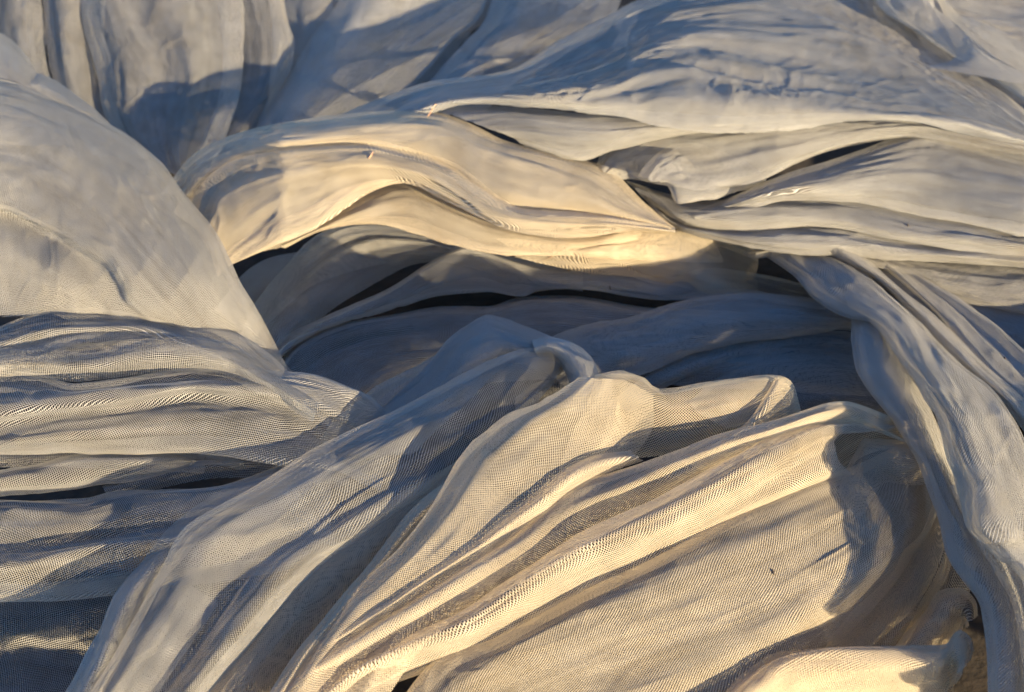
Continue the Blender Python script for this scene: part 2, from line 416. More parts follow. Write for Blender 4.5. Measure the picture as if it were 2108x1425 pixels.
fold('ur', [
    ("-50 -40 -55 -70 -85 -95 -95 -85 -60 -30 10", "590,292 740,222 890,170 1050,142 1170,72 1380,-20 1600,-80 1800,8 1945,112 2060,190 2180,290"),
    ("-40 -6 0 -8 -22 -30 -40 -30 -15 4 24", "605,294 760,232 905,186 1060,160 1190,105 1390,20 1600,0 1780,60 1925,140 2055,215 2180,296"),
    ("-18 20 34 38 22 14 12 10 22 36 38", "615,295 775,240 915,197 1070,178 1205,140 1400,62 1600,60 1770,95 1915,160 2045,232 2175,300"),
    ("-15 32 58 76 74 52 48 50 50 56 44", "622,296 785,246 925,203 1080,190 1215,165 1410,105 1580,135 1740,160 1890,190 2030,246 2170,303"),
    ("-15 36 70 94 104 102 102 96 88 76 52", "628,298 795,250 935,206 1090,201 1225,190 1415,160 1590,185 1750,205 1890,222 2030,260 2170,305"),
    ("-18 34 74 96 108 124 122 112 100 82 52", "634,299 800,254 945,209 1100,211 1230,212 1420,208 1590,222 1750,230 1890,238 2025,268 2170,308"),
    ("-25 22 62 76 84 90 86 84 78 62 36", "640,301 805,260 955,213 1110,222 1240,238 1415,268 1585,266 1760,254 1895,254 2010,277 2170,315"),
], lay=2, bot='t', mat='gauze', wl=(330, 50), wr=1.25, crm=0.4, name='top_layer', label='wide upper layer with crumpled creases and a long thin hem')
fold('ur', [
    (24, "880,225 1000,220 1110,225 1230,235 1420,240 1600,240"),
    (54, "930,240 1010,234 1110,240 1230,246 1400,252 1560,255"),
    (66, "1000,262 1060,258 1130,262 1230,268 1380,262 1540,256"),
    (44, "1050,284 1100,290 1160,298 1240,294 1370,276 1530,262"),
    (14, "1080,300 1125,312 1195,325 1265,307 1380,283 1520,264"),
], lay=2, bot='t', top='x', mat='gauze', wr=1.0, wl=(300, 50), name='hem', label='sunlit lower lip hanging below the hem', lift=2)

# ================================================================== right hand folds
thing('rf', 'stack of long overlapping cream folds running off the right edge below the broad sheet', 1700, 560)
fold('rf', [
    (-12, "1225,345 1250,300 1330,262 1420,245 1540,238 1680,235 1800,235 1900,235 2000,250 2180,300"),
    (22, "1240,352 1275,310 1350,285 1440,275 1550,265 1680,255 1790,250 1880,248 1980,262 2180,312"),
    (24, "1248,356 1290,325 1370,315 1450,315 1560,300 1660,290 1760,275 1850,265 1950,272 2180,322"),
    (10, "1256,362 1300,345 1385,350 1460,365 1560,345 1640,322 1740,295 1840,277 1930,282 2180,335"),
    (-10, "1268,372 1310,370 1390,385 1450,395 1550,378 1634,337 1720,305 1830,284 1910,290 2180,345"),
], lay=2, bot='t', mat='gauze', wr=1.1, wl=(320, 45))
fold('rf', [   # small frilled edge
    ("-50 -10 10 20 20", "1440,300 1395,298 1360,312 1330,340 1315,362"),
    ("-60 0 36 42 42", "1480,310 1420,312 1375,325 1345,348 1330,368"),
    ("-60 -10 30 36 36", "1530,330 1450,345 1395,350 1365,362 1350,374"),
    ("-70 -20 14 20 20", "1560,350 1490,385 1430,390 1395,385 1370,372"),
    ("-80 -40 -10 -6 -6", "1575,372 1500,402 1440,415 1395,420 1383,392"),
], lay=2, bot='t', mat='gauze', wr=.9, wl=(120, 30), name='frill', label='small frill curling over a dark gap', lift=6)
fold('rf', [
    ("-110 -50 -34 -34 -34 -34 -34 -34 -34 -34", "1400,440 1500,408 1598,366 1686,337 1770,309 1840,284 1897,275 1960,288 2078,318 2180,345"),
    ("-90 -24 -4 0 0 0 0 0 0 0", "1415,442 1510,415 1605,380 1690,357 1770,332 1840,311 1900,302 1970,315 2078,342 2180,368"),
    ("-90 -20 4 8 8 8 8 8 8 8", "1420,444 1515,420 1608,392 1700,378 1775,362 1845,350 1905,348 1975,362 2078,388 2180,410"),
    ("-100 -34 -10 -6 -6 -6 -6 -6 -6 -6", "1425,446 1520,426 1612,403 1715,398 1785,396 1850,398 1912,408 1980,420 2078,446 2180,462"),
    (-34, "1430,448 1535,432 1616,413 1732,414 1800,420 1855,433 1920,450 1990,460 2078,478 2180,490"),
], lay=2, bot='t', mat='gauze', wr=1.0, wl=(320, 50), label='broad fold with a glossy open weave')
fold('rf', [
    (-70, "1290,372 1400,405 1500,412 1600,400 1750,400 1900,430 2078,455 2180,470"),
    (-40, "1306,386 1400,425 1500,432 1600,425 1740,428 1890,460 2070,488 2180,500"),
    (-38, "1325,402 1405,445 1505,450 1600,448 1730,455 1870,480 2060,505 2180,518"),
    (-66, "1340,418 1415,462 1520,472 1620,470 1721,474 1840,498 2050,524 2180,535"),
], lay=2, bot='t', top='x', mat='gauze', wr=.9, wl=(320, 40))
fold('rf', [
    (-96, "1290,372 1370,440 1480,455 1600,462 1721,465 1827,485 1950,500 2180,520"),
    (-64, "1310,392 1380,455 1490,475 1600,482 1715,486 1827,503 1950,516 2180,534"),
    (-60, "1330,415 1400,468 1500,490 1600,500 1710,504 1827,516 1950,528 2180,545"),
    (-92, "1350,440 1420,482 1546,513 1640,524 1774,529 1844,536 2002,544 2180,556"),
], lay=2, bot='t', top='x', mat='gauze', wr=.9, wl=(320, 40))
fold('rf', [
    (-130, "1700,505 1800,520 1900,525 2020,530 2180,540"),
    (-100, "1760,530 1830,540 1920,560 2020,575 2180,590"),
    (-110, "1790,545 1860,560 1940,590 2020,610 2180,625"),
    (-140, "1800,555 1890,580 1985,622 2078,640 2180,655"),
], lay=2, bot='t', top='x', mat='net', wr=1.0, wl=(200, 40))

fold('rf', [
    (-150, "1650,500 1900,500 2100,520 2300,530"), (-150, "1800,620 1950,640 2100,680 2300,700"), (-160, "1900,800 2000,830 2100,880 2300,900"),
], lay=2, top='x', mat='gauze', wr=1.5, wl=(220, 50))

# ================================================================== bright central folds
thing('mid', 'bulging sunlit cream folds sweeping from the left swell to the central dark gap', 860, 540)
fold('mid', [
    (-30, "330,400 385,330 450,290 530,266 620,250 720,237 820,232 900,236 960,254 1040,288 1130,312 1210,335 1262,358 1320,415 1390,470"),
    (20, "360,400 405,345 465,308 540,284 630,268 730,256 820,252 895,256 955,276 1030,306 1115,330 1190,355 1240,380 1300,425 1385,470"),
    (36, "375,402 415,358 475,322 550,300 640,284 740,272 825,270 890,276 945,298 1015,330 1095,358 1165,385 1220,405 1285,438 1382,470"),
    (20, "385,404 425,372 485,336 560,314 650,300 750,296 830,306 885,318 940,344 1000,382 1075,412 1150,425 1210,432 1275,448 1380,471"),
    (-20, "392,408 435,384 495,348 570,328 660,316 750,312 830,326 890,340 935,372 985,412 1060,438 1140,445 1205,448 1270,458 1380,472"),
], lay=2, mat='gauze', ang=.6, wr=1.2, wl=(330, 50), label='upper fold, blue along its crest and cream below')
fold('mid', [
    (0, "360,440 395,358 450,326 520,306 610,297 700,290 765,291 820,304 862,316 930,340 985,378 1045,425 1120,437 1210,441 1300,452 1390,472"),
    (40, "400,470 430,385 475,350 540,328 620,316 700,310 765,312 820,324 870,336 930,362 985,400 1050,440 1125,448 1215,452 1300,460 1390,474"),
    (44, "420,500 450,430 500,390 560,362 630,345 700,335 770,334 825,346 880,362 935,392 990,426 1060,455 1130,460 1215,463 1300,467 1390,475"),
    (26, "440,530 470,480 520,440 580,405 640,385 705,362 775,352 830,362 890,384 945,415 1000,446 1070,468 1140,472 1220,472 1300,471 1390,476"),
    (-10, "450,570 480,544 545,508 590,484 645,458 705,424 760,394 815,380 855,385 905,412 965,438 1030,468 1110,484 1205,490 1290,478 1395,478"),
], lay=2, bot='t', mat='gauze', ang=.6, wr=1.2, wl=(330, 55), name='lip_fold', label='lower fold with an arched sunlit lip')
fold('mid', [
    ("-150 -100 -70 -70 -70 -70 -70 -70 -75 -180", "520,520 640,460 740,400 820,372 900,390 1000,440 1100,455 1220,460 1320,460 1460,500"),
    ("-150 -90 -46 -42 -42 -42 -42 -42 -60 -180", "560,515 650,468 745,425 830,398 905,425 1000,462 1100,480 1220,486 1320,476 1470,505"),
    ("-150 -84 -44 -40 -40 -40 -40 -40 -60 -180", "575,512 660,472 750,440 840,425 910,450 1000,482 1100,498 1220,504 1330,490 1480,515"),
    ("-150 -100 -68 -66 -66 -66 -66 -70 -90 -190", "590,506 670,470 770,461 850,476 920,498 990,517 1080,528 1200,530 1330,535 1490,540"),
], lay=2, bot='t', top='x', mat='gauze', ang=.6, wr=1.1, wl=(300, 40), label='warm brown fold tucked under the arched lip')
fold('mid', [
    ("-130 -66 -66 -66 -80 -160", "1020,490 1180,496 1290,480 1380,474 1460,485 1560,515"),
    ("-130 -44 -44 -50 -80 -170", "1040,505 1190,508 1290,497 1380,492 1450,510 1560,560"),
    ("-140 -64 -64 -70 -100 -180", "1060,515 1200,530 1296,530 1380,530 1450,560 1560,590"),
    (-140, "1060,530 1200,560 1300,570 1400,590 1470,610 1560,620"),
], lay=2, mat='gauze', ang=.6, wr=.9, wl=(260, 40))

# ================================================================== shaded hollow
thing('hol', 'long thin folds of cloth lying in blue shadow in the hollow at the centre', 1100, 760)
fold('hol', [
    (-150, "440,640 500,565 560,530 640,515 700,500"),
    (-132, "470,660 530,590 590,555 660,535 720,520"),
    (-160, "520,700 580,640 640,590 720,560 800,540"),
], lay=2, top='x', mat='gauze', wr=.8, wl=(260, 40))
fold('hol', [
    (-122, "500,700 535,620 590,550 640,500 690,474 760,462 860,476 960,506 1060,530 1200,540"),
    (-88, "530,715 565,645 615,580 665,530 715,498 780,484 870,492 960,520 1060,545 1200,555"),
    (-92, "555,725 590,670 645,610 700,560 750,525 800,510 880,515 960,535 1060,560 1200,570"),
    (-130, "570,735 610,700 680,640 745,600 800,568 850,545 910,540 980,555 1060,580 1200,600"),
], lay=2, mat='gauze', wr=1.5, wl=(480, 30), label='wide fan shaped fold spreading to the upper right')
fold('hol', [
    ("-104 -104 -104 -104 -104 -104 -104 -104 -104 -104 -104 -104 -104 -104 -110 -125 -150 -170 -200", "540,730 590,690 650,660 720,628 800,592 880,540 930,510 955,504 1000,518 1060,536 1150,554 1226,541 1290,553 1370,574 1450,552 1530,559 1600,575 1700,600"),
    ("-72 -72 -72 -72 -72 -72 -72 -72 -72 -72 -72 -72 -72 -74 -84 -105 -135 -160 -200", "560,735 605,698 660,668 730,638 810,602 885,556 935,528 965,522 1010,534 1065,552 1150,568 1226,560 1290,570 1370,590 1450,572 1530,576 1600,592 1700,612"),
    ("-70 -70 -70 -70 -70 -70 -70 -70 -70 -70 -70 -70 -70 -74 -84 -105 -135 -160 -200", "565,738 610,702 668,675 738,648 815,615 890,580 945,555 980,548 1020,558 1070,572 1150,582 1226,580 1290,590 1370,605 1450,592 1530,592 1600,606 1700,622"),
    (-100, "570,742 615,708 690,668 760,648 830,625 890,604 950,598 1016,598 1070,611 1110,602 1170,600 1230,605 1300,615 1370,622 1450,615 1530,610 1600,620 1700,634"),
], lay=2, bot='t', mat='gauze', wr=1.3, wl=(480, 26), name='ridge_fold', label='pointed fold with a pale ridge')
fold('hol', [
    (-130, "560,760 600,712 660,680 730,656 810,644 900,630 1000,630 1068,612 1156,608 1226,614 1332,632 1500,640 1860,670"),
    (-104, "570,775 615,728 672,698 740,676 815,664 900,655 1000,652 1068,638 1156,632 1226,638 1332,655 1500,665 1860,695"),
    (-112, "590,800 640,765 700,735 760,715 830,705 900,700 1000,695 1068,682 1156,676 1226,680 1332,690 1500,700 1860,730"),
    (-112, "640,850 700,820 750,790 800,765 850,752 910,745 1000,740 1068,732 1156,726 1226,726 1332,730 1500,745 1860,770"),
    (-150, "700,900 760,870 800,840 840,820 880,810 930,800 1000,790 1068,785 1156,780 1226,780 1332,790 1500,800 1860,820"),
], lay=2, mat='gauze', wr=1.5, wl=(480, 30), label='dark blue fold along the floor of the hollow')
fold('hol', [
    (-84, "1100,740 1135,697 1191,678 1240,668 1296,659 1388,631 1493,612 1581,605 1686,616 1760,640 1860,680"),
    (-52, "1120,760 1160,715 1210,695 1260,685 1310,675 1395,650 1495,634 1585,628 1690,638 1765,655 1860,700"),
    (-50, "1150,790 1195,745 1240,720 1285,708 1330,700 1405,682 1500,662 1590,652 1690,655 1765,666 1860,710"),
    (-64, "1180,815 1230,770 1270,748 1310,735 1350,724 1415,710 1505,688 1595,676 1690,672 1765,672 1860,718"),
    (-96, "1200,840 1250,800 1300,778 1345,762 1388,744 1435,728 1510,708 1600,693 1690,682 1765,678 1860,726"),
], lay=2, bot='t', mat='gauze', wr=1.3, wl=(300, 50), name='rounded_fold', label='paler rounded fold with a small triangle of sun on it')
fold('hol', [
    (-130, "1250,830 1330,770 1400,735 1500,705 1600,690 1700,680 1860,700"),
    (-100, "1260,835 1340,780 1410,748 1505,722 1600,706 1700,698 1860,715"),
    (-102, "1280,840 1350,792 1420,760 1510,736 1600,718 1700,712 1860,730"),
    (-130, "1300,850 1370,800 1430,773 1515,750 1600,734 1669,726 1860,760"),
], lay=2, bot='t', mat='gauze', wr=.8, wl=(300, 40))
fold('hol', [
    (-134, "1420,830 1470,780 1530,748 1600,733 1670,726 1740,730 1860,760"),
    (-104, "1440,850 1490,795 1545,768 1610,755 1675,750 1740,758 1860,790"),
    (-112, "1480,870 1530,830 1580,805 1630,795 1685,790 1740,792 1860,820"),
    (-106, "1540,890 1580,860 1620,838 1660,828 1700,826 1750,825 1860,850"),
    (-140, "1600,920 1640,890 1680,870 1720,862 1760,860 1800,860 1860,880"),
], lay=1, mat='net', wr=1.2, wl=(200, 50), name='scrap', label='dark blue scrap of net deep in the hollow')

# ================================================================== big swell on the left
thing('left', 'great smooth swell of net cloth filling the left side, with one sharp diagonal crease', 250, 640)
fold('left', [
    (0, "-90,40 0,70 40,100 70,140 90,190 110,260"),
    (34, "-90,120 0,125 30,140 60,170 85,210 110,270"),
    (20, "-90,200 0,190 25,200 55,220 85,250 110,290"),
], lay=2, mat='gauze', wr=.8, wl=(200, 40))
fold('left', [
    (4, "30,160 75,152 120,170 180,215 220,252 300,330"),
    (34, "20,190 70,175 115,195 170,235 215,272 300,345"),
    (20, "10,230 60,220 110,235 160,265 210,300 300,360"),
], lay=2, mat='gauze', wr=.6, wl=(200, 40))
fold('left', [
    ("40 40 40 40 40 40 40 40 40 40 40 38 30 10 -20 -60", "-90,150 30,168 90,192 150,216 215,248 275,288 330,335 372,388 405,428 445,480 472,535 492,580 522,630 556,690 585,745 604,768"),
    ("78 78 78 78 78 78 78 78 78 78 74 66 50 20 -10 -60", "-90,190 30,205 90,225 145,248 205,280 260,320 308,364 350,412 382,455 418,505 446,556 468,600 500,650 536,705 570,757 600,770"),
    ("98 98 98 98 98 98 98 98 98 96 88 74 50 16 -20 -70", "-90,260 30,272 80,290 130,315 185,348 235,390 280,432 318,475 350,515 385,558 415,600 440,640 472,685 510,730 550,772 596,773"),
    ("92 92 92 92 92 92 92 92 90 84 74 56 34 4 -30 -80", "-90,350 20,360 65,375 110,400 155,430 200,468 240,508 275,548 308,585 342,622 375,655 405,690 438,725 480,760 525,795 592,775"),
    ("86 86 86 86 86 86 86 84 78 68 54 38 16 -10 -40 -80", "-90,420 5,425 50,440 95,462 138,485 180,512 225,540 250,575 270,612 305,645 345,672 380,705 415,740 460,775 510,805 588,776"),
    ("66 66 66 66 66 66 66 64 60 50 38 24 6 -16 -50 -90", "-90,432 0,440 44,456 86,478 126,500 168,526 208,556 236,594 256,630 292,660 332,690 370,720 408,755 450,790 500,820 586,777"),
    ("72 72 72 72 72 70 64 58 50 40 28 14 -4 -26 -50 -90", "-90,500 -5,510 35,520 75,538 112,556 150,580 185,605 215,630 240,655 275,680 315,708 355,738 395,770 440,805 490,835 584,778"),
    ("40 40 40 40 38 34 28 20 12 4 -6 -18 -30 -50 -70 -100", "-90,640 -10,648 30,650 70,650 105,645 140,660 170,675 200,690 230,705 265,725 305,748 345,775 385,805 430,835 480,865 540,890"),
], lay=2, mat='net', wr=1.2, wl=(380, 80), ang=.1, name='rounded_face', label='one broad rounded face dropping to the hollow')

# ================================================================== open net folds, lower left
thing('kf', 'open see-through net in horizontal folds lying side by side at the lower left', 300, 1000)
fold('kf', [
    (52, "-90,700 0,672 40,654 90,638 147,631 228,635 298,652 380,680 470,720"),
    (66, "-90,716 0,690 45,672 92,656 150,649 230,653 300,668 380,694 470,732"),
    (84, "-90,735 0,712 48,696 95,682 150,674 230,674 300,682 380,706 470,744"),
    (40, "-90,770 0,748 48,732 95,718 150,708 230,704 300,708 380,728 470,764"),
], lay=1, mat='net', wr=.9, wl=(260, 45))
fold('kf', [
    (58, "-90,740 0,720 60,705 110,678 160,664 215,658 290,651 350,658 403,679 470,710 560,770"),
    (74, "-90,752 0,732 62,718 112,694 162,681 217,675 290,669 350,676 403,696 470,726 560,780"),
    (84, "-90,770 0,750 64,738 115,720 165,708 220,702 290,696 350,702 403,718 470,744 560,790"),
    (36, "-90,800 0,780 66,768 118,752 168,740 222,732 290,726 350,730 403,744 470,766 560,800"),
], lay=1, mat='net', wr=.9, wl=(260, 45))
fold('kf', [
    (50, "-90,706 30,702 100,700 160,705 215,702 263,688 310,682 351,680 421,679 491,694 544,728 584,760 660,820"),
    (80, "-90,722 30,718 102,717 162,722 218,719 266,706 312,700 353,698 421,699 488,714 538,746 580,778 656,835"),
    (106, "-90,752 30,748 106,748 166,752 222,748 270,738 316,732 356,730 422,732 484,746 530,774 575,800 650,850"),
    (58, "-90,790 30,786 110,786 170,786 226,780 272,774 318,770 358,770 424,772 480,784 522,806 570,828 644,870"),
], lay=1, mat='net', wr=1.1, wl=(260, 55), label='rounded blue grey fold, third from the top')
fold('kf', [
    ("54 54 54 54 54 54 54 54 54 54 54 56 50 26 -10 -40", "-90,740 30,752 85,768 140,790 190,789 246,782 300,772 351,765 400,758 456,755 520,757 579,758 649,765 720,789 765,812 830,870"),
    ("74 74 74 74 74 74 74 74 74 74 76 76 66 50 10 -20", "-90,772 30,784 85,796 140,806 190,803 246,796 300,785 351,778 400,772 456,770 520,772 579,774 649,783 716,808 760,832 820,890"),
    ("100 100 100 100 100 100 100 100 100 100 98 88 70 46 10 -20", "-90,820 30,826 85,824 140,820 190,814 246,808 300,798 351,791 400,786 456,786 520,789 579,793 649,804 708,830 752,856 812,905"),
    ("100 100 100 100 100 100 100 100 100 100 96 84 64 40 0 -30", "-90,862 30,846 85,840 140,834 190,830 246,826 300,816 351,806 403,800 456,802 520,808 579,815 645,828 700,854 745,880 806,925"),
    ("78 78 78 78 78 78 78 78 78 78 78 74 56 30 -4 -30", "-90,874 30,858 85,850 140,843 190,839 246,834 300,824 351,814 403,808 456,812 520,818 579,826 642,842 696,868 740,895 800,940"),
    ("64 64 64 64 64 64 64 64 64 64 64 60 50 26 -10 -40", "-90,890 30,874 85,866 140,858 190,854 246,848 300,838 351,830 403,824 456,828 520,834 579,842 640,860 690,886 734,915 795,955"),
    ("66 66 66 66 66 66 66 66 66 66 62 54 40 16 -20 -50", "-90,925 30,905 85,898 140,890 190,886 246,880 300,872 351,868 403,866 456,868 520,872 579,880 636,896 684,920 728,945 790,975"),
    (28, "-90,950 30,938 85,934 140,928 190,929 246,931 300,931 351,931 403,931 456,934 520,941 579,948 630,955 680,965 724,980 786,1000"),
], lay=1, bot='t', mat='net', wr=1.3, wl=(280, 40), ang=.35, name='front_fold', label='large front fold with a bright narrow pleat along it')
fold('kf', [
    (-30, "-90,905 30,910 123,912 210,918 300,925 420,930"),
    (-14, "-90,935 30,935 123,936 210,940 300,946 420,950"),
    (-30, "-90,965 30,962 123,962 210,966 300,970 420,975"),
], lay=2, mat='net', wr=.8, top='x')
fold('kf', [
    ("-2 -2 -2 -2 -2 -2 -10 -20 -40 -70", "-90,985 30,961 80,955 123,943 165,936 210,931 300,930 365,934 421,938 500,950"),
    ("28 28 28 28 28 26 18 4 -24 -70", "-90,1000 30,976 80,970 123,960 165,953 210,948 300,946 365,947 421,950 500,960"),
    ("18 18 18 18 18 16 8 -4 -30 -80", "-90,1018 30,995 80,990 123,984 165,977 210,968 300,961 365,954 421,953 500,962"),
    (-16, "-90,1035 30,1018 80,1014 123,1009 165,1004 210,995 300,983 365,964 421,950 500,955"),
], lay=1, bot='t', mat='net', wr=1.1, wl=(220, 35), ang=.3)
fold('kf', [
    (-40, "210,1000 300,978 370,955 430,938 520,940 620,950 720,960"),
    (-18, "215,1010 305,990 375,970 440,955 525,955 620,965 720,975"),
    (-44, "220,1030 310,1010 380,995 445,985 525,985 620,990 720,1000"),
], lay=1, top='x', mat='net', wr=.8, wl=(220, 35), ang=.2)
fold('kf', [
    (-12, "-90,1022 30,1026 105,1028 175,1027 246,1009 351,1003 438,998 509,980 590,952 680,920"),
    (20, "-90,1040 30,1043 105,1045 175,1044 246,1028 351,1021 438,1016 509,1000 590,972 680,940"),
    (24, "-90,1078 30,1080 105,1080 175,1078 246,1064 351,1055 438,1048 509,1034 590,1010 680,980"),
    (12, "-90,1128 30,1128 105,1120 175,1112 246,1100 351,1090 438,1082 509,1070 590,1050 680,1020"),
    (34, "-90,1168 30,1162 105,1148 175,1134 246,1122 351,1116 438,1110 509,1100 590,1085 680,1060"),
    (8, "-90,1200 30,1190 105,1180 175,1168 246,1158 351,1150 438,1145 509,1135 590,1120 680,1100"),
    (-32, "-90,1236 30,1230 105,1227 175,1218 246,1208 351,1200 438,1190 509,1180 590,1170 680,1150"),
], lay=1, bot='t', mat='net', wr=1.3, wl=(240, 60), ang=.3, label='widest net fold, with dark mesh showing and a pale ridge')
fold('kf', [
    (-90, "-90,1200 30,1205 120,1205 210,1195 330,1180 450,1170"),
    (-80, "-90,1240 30,1240 120,1245 210,1240 320,1230 430,1220"),
    (-96, "-90,1300 30,1300 110,1290 200,1290 290,1280 400,1280"),
    (-130, "-90,1350 30,1330 100,1340 180,1350 260,1350 360,1350"),
    (-140, "-90,1500 30,1480 90,1480 160,1480 240,1480 330,1480"),
], lay=1, mat='net', wr=1.4, wl=(200, 60), ang=.3, label='lowest fold, sinking into shadow at the corner')
# ================================================================== shaded diagonal band
thing('cb', 'diagonal band of dark sheer net rising from bottom left to a curled peak', 640, 1100)
fold('cb', [
    (-16, "660,910 700,862 768,805 838,765 905,728 990,700"),
    (4, "690,925 730,880 795,828 855,790 915,755 990,725"),
    (-20, "740,935 775,900 830,860 880,830 930,800 990,770"),
], lay=1, mat='net', wr=.8, wl=(200, 35), ang=.4)
fold('cb', [
    ("-6 -6 -6 -6 -6 -6 -6 -6 -6 -6 -6 -20 -60 -100 -120", "700,930 780,850 845,792 872,765 896,738 920,705 950,680 991,656 1018,654 1068,671 1139,699 1180,712 1212,738 1226,770 1235,810"),
    ("34 34 34 34 34 34 34 34 34 34 30 0 -60 -110 -130", "740,935 810,865 865,815 892,786 918,758 942,728 970,705 1003,684 1026,682 1070,696 1132,720 1170,735 1195,755 1206,780 1215,815"),
    ("38 38 38 38 38 38 38 38 38 38 30 -10 -80 -120 -140", "790,935 850,875 900,835 928,808 952,782 974,756 996,738 1020,720 1040,716 1075,725 1122,742 1155,755 1172,770 1182,792 1192,820"),
    ("10 10 10 10 10 10 10 10 10 10 0 -40 -90 -130 -150", "850,935 900,885 940,850 965,826 988,802 1008,780 1026,765 1044,752 1058,748 1082,752 1112,764 1138,775 1152,790 1160,808 1170,825"),
], lay=2, mat='gauze', wr=.8, wl=(240, 45), ang=.3, name='peak', label='blue shaded peak standing behind the band')
fold('cb', [   # rolled lip of the curl
    (62, "1096,706 1125,700 1155,704 1182,716 1206,738 1220,764 1228,806"),
    (84, "1098,714 1126,710 1153,715 1175,728 1194,748 1206,774 1212,812"),
    (78, "1102,724 1128,721 1150,727 1168,740 1182,758 1192,782 1196,816"),
    (40, "1110,734 1130,733 1148,739 1162,750 1173,766 1181,790 1184,818"),
], lay=2, mat='gauze', wr=.25, top='t', bot='t', name='curl_lip', label='rolled lip of the curl')
fold('cb', [
    (-50, "1060,820 1100,790 1150,780 1200,785 1260,800"),
    (-30, "1060,850 1100,820 1150,800 1200,805 1260,820"),
    (-60, "1060,900 1100,870 1150,850 1200,850 1260,860"),
], lay=1, mat='net', wr=.5)
fold('cb', [
    ("-20 0 16 30 42 52 60 70 74 80 86 84 70 50", "150,1480 230,1360 290,1250 330,1172 372,1092 440,1046 520,1002 610,955 690,912 770,872 850,830 950,774 1060,722 1150,708"),
    ("20 34 48 60 74 84 90 98 102 108 110 106 90 60", "175,1490 250,1375 312,1268 352,1192 396,1114 462,1066 540,1024 626,976 705,934 785,892 868,850 968,796 1072,745 1153,722"),
    ("10 26 36 54 70 84 94 100 104 108 108 104 90 62", "215,1500 290,1395 356,1292 402,1218 450,1146 512,1096 580,1056 660,1008 735,966 815,922 900,880 992,828 1084,775 1157,740"),
    ("6 14 22 36 52 64 72 80 86 90 92 90 82 60", "260,1510 340,1415 410,1318 460,1250 512,1182 570,1130 634,1090 706,1042 778,1000 852,958 930,914 1010,864 1090,805 1156,755"),
    ("22 34 44 54 62 66 68 70 72 74 74 72 66 44", "300,1520 385,1430 458,1340 512,1272 566,1208 622,1156 684,1116 752,1070 816,1030 884,988 954,940 1026,888 1092,825 1148,778"),
    ("-30 -24 -14 -6 0 6 12 20 26 30 32 34 34 20", "335,1530 425,1440 498,1352 556,1284 612,1222 668,1172 728,1130 790,1088 848,1048 910,1008 974,960 1040,904 1094,838 1130,795"),
], lay=1, mat='net', wr=1.3, wl=(420, 60), ang=.55, name='pleated_band', label='main length of the band, pleated along its run')
fold('cb', [  # narrow rolled edge in blue shadow
    (-30, "110,1500 160,1400 205,1310 240,1225 300,1152 380,1070 460,1018 560,972 640,938"),
    (-6, "135,1500 182,1405 226,1318 262,1238 320,1166 395,1086 475,1030 575,984 650,950"),
    (-34, "165,1500 205,1405 248,1322 288,1248 342,1178 412,1100 490,1044 588,998 660,965"),
], lay=2, mat='gauze', wr=.8, wl=(260, 30), bot='t', name='rolled_edge', label='narrow rolled edge in deep blue shadow')
fold('cb', [
    (-70, "150,1500 220,1370 290,1260 360,1180"),
    (-60, "200,1500 260,1400 330,1300 400,1210"),
    (-80, "280,1500 330,1420 390,1330 450,1240"),
], lay=2, mat='gauze', wr=.8, top='x')

# ================================================================== sunlit foreground pleats
thing('fd', 'wide sunlit cloth in the foreground, pleated diagonally from the lower left up to the centre', 1200, 1300)
fold('fd', [   # dim sheet under the first pleat
    (-40, "330,1520 420,1400 500,1300 570,1210 640,1130 730,1070 850,1000 960,940"),
    (-22, "400,1530 480,1420 560,1330 630,1240 700,1170 790,1110 890,1040 990,970"),
    (-24, "500,1540 570,1440 640,1350 710,1270 780,1200 850,1140 940,1070 1020,1000"),
    (-60, "600,1550 660,1450 730,1360 800,1290 860,1230 920,1170 990,1100 1060,1030"),
], lay=2, mat='gauze', wr=.8, wl=(380, 50), ang=.5, top='x')
fold('fd', [
    (20, "355,1520 410,1440 456,1378 512,1308 561,1246 631,1166 680,1118 735,1078 790,1042 840,1012 900,976 960,930"),
    (46, "380,1525 434,1450 480,1390 536,1320 586,1258 652,1184 702,1136 756,1096 810,1060 858,1030 914,992 972,944"),
    (40, "415,1530 470,1460 518,1400 574,1330 624,1268 688,1200 738,1152 790,1112 842,1074 886,1042 936,1004 990,956"),
    (-8, "460,1540 520,1470 570,1412 626,1344 676,1284 734,1222 784,1176 832,1136 880,1096 918,1062 962,1024 1010,976"),
], lay=2, mat='gauze', wr=.9, wl=(400, 50), ang=.5, name='pleat', label='first pleat on the left, half in shade')
fold('fd', [
    (60, "500,1530 560,1425 610,1345 665,1275 720,1205 770,1145 823,1078 860,1040 900,1008 935,990 960,965 1000,925"),
    (76, "515,1535 575,1432 625,1352 680,1282 734,1213 784,1154 835,1090 872,1052 912,1020 948,998 975,972 1014,932"),
    (50, "535,1540 592,1440 642,1362 698,1294 752,1226 802,1168 850,1108 888,1070 926,1036 962,1010 990,982 1030,942"),
], lay=2, mat='gauze', wr=.5, wl=(300, 30), ang=.5, name='doubled_edge', label='thin bright doubled edge')
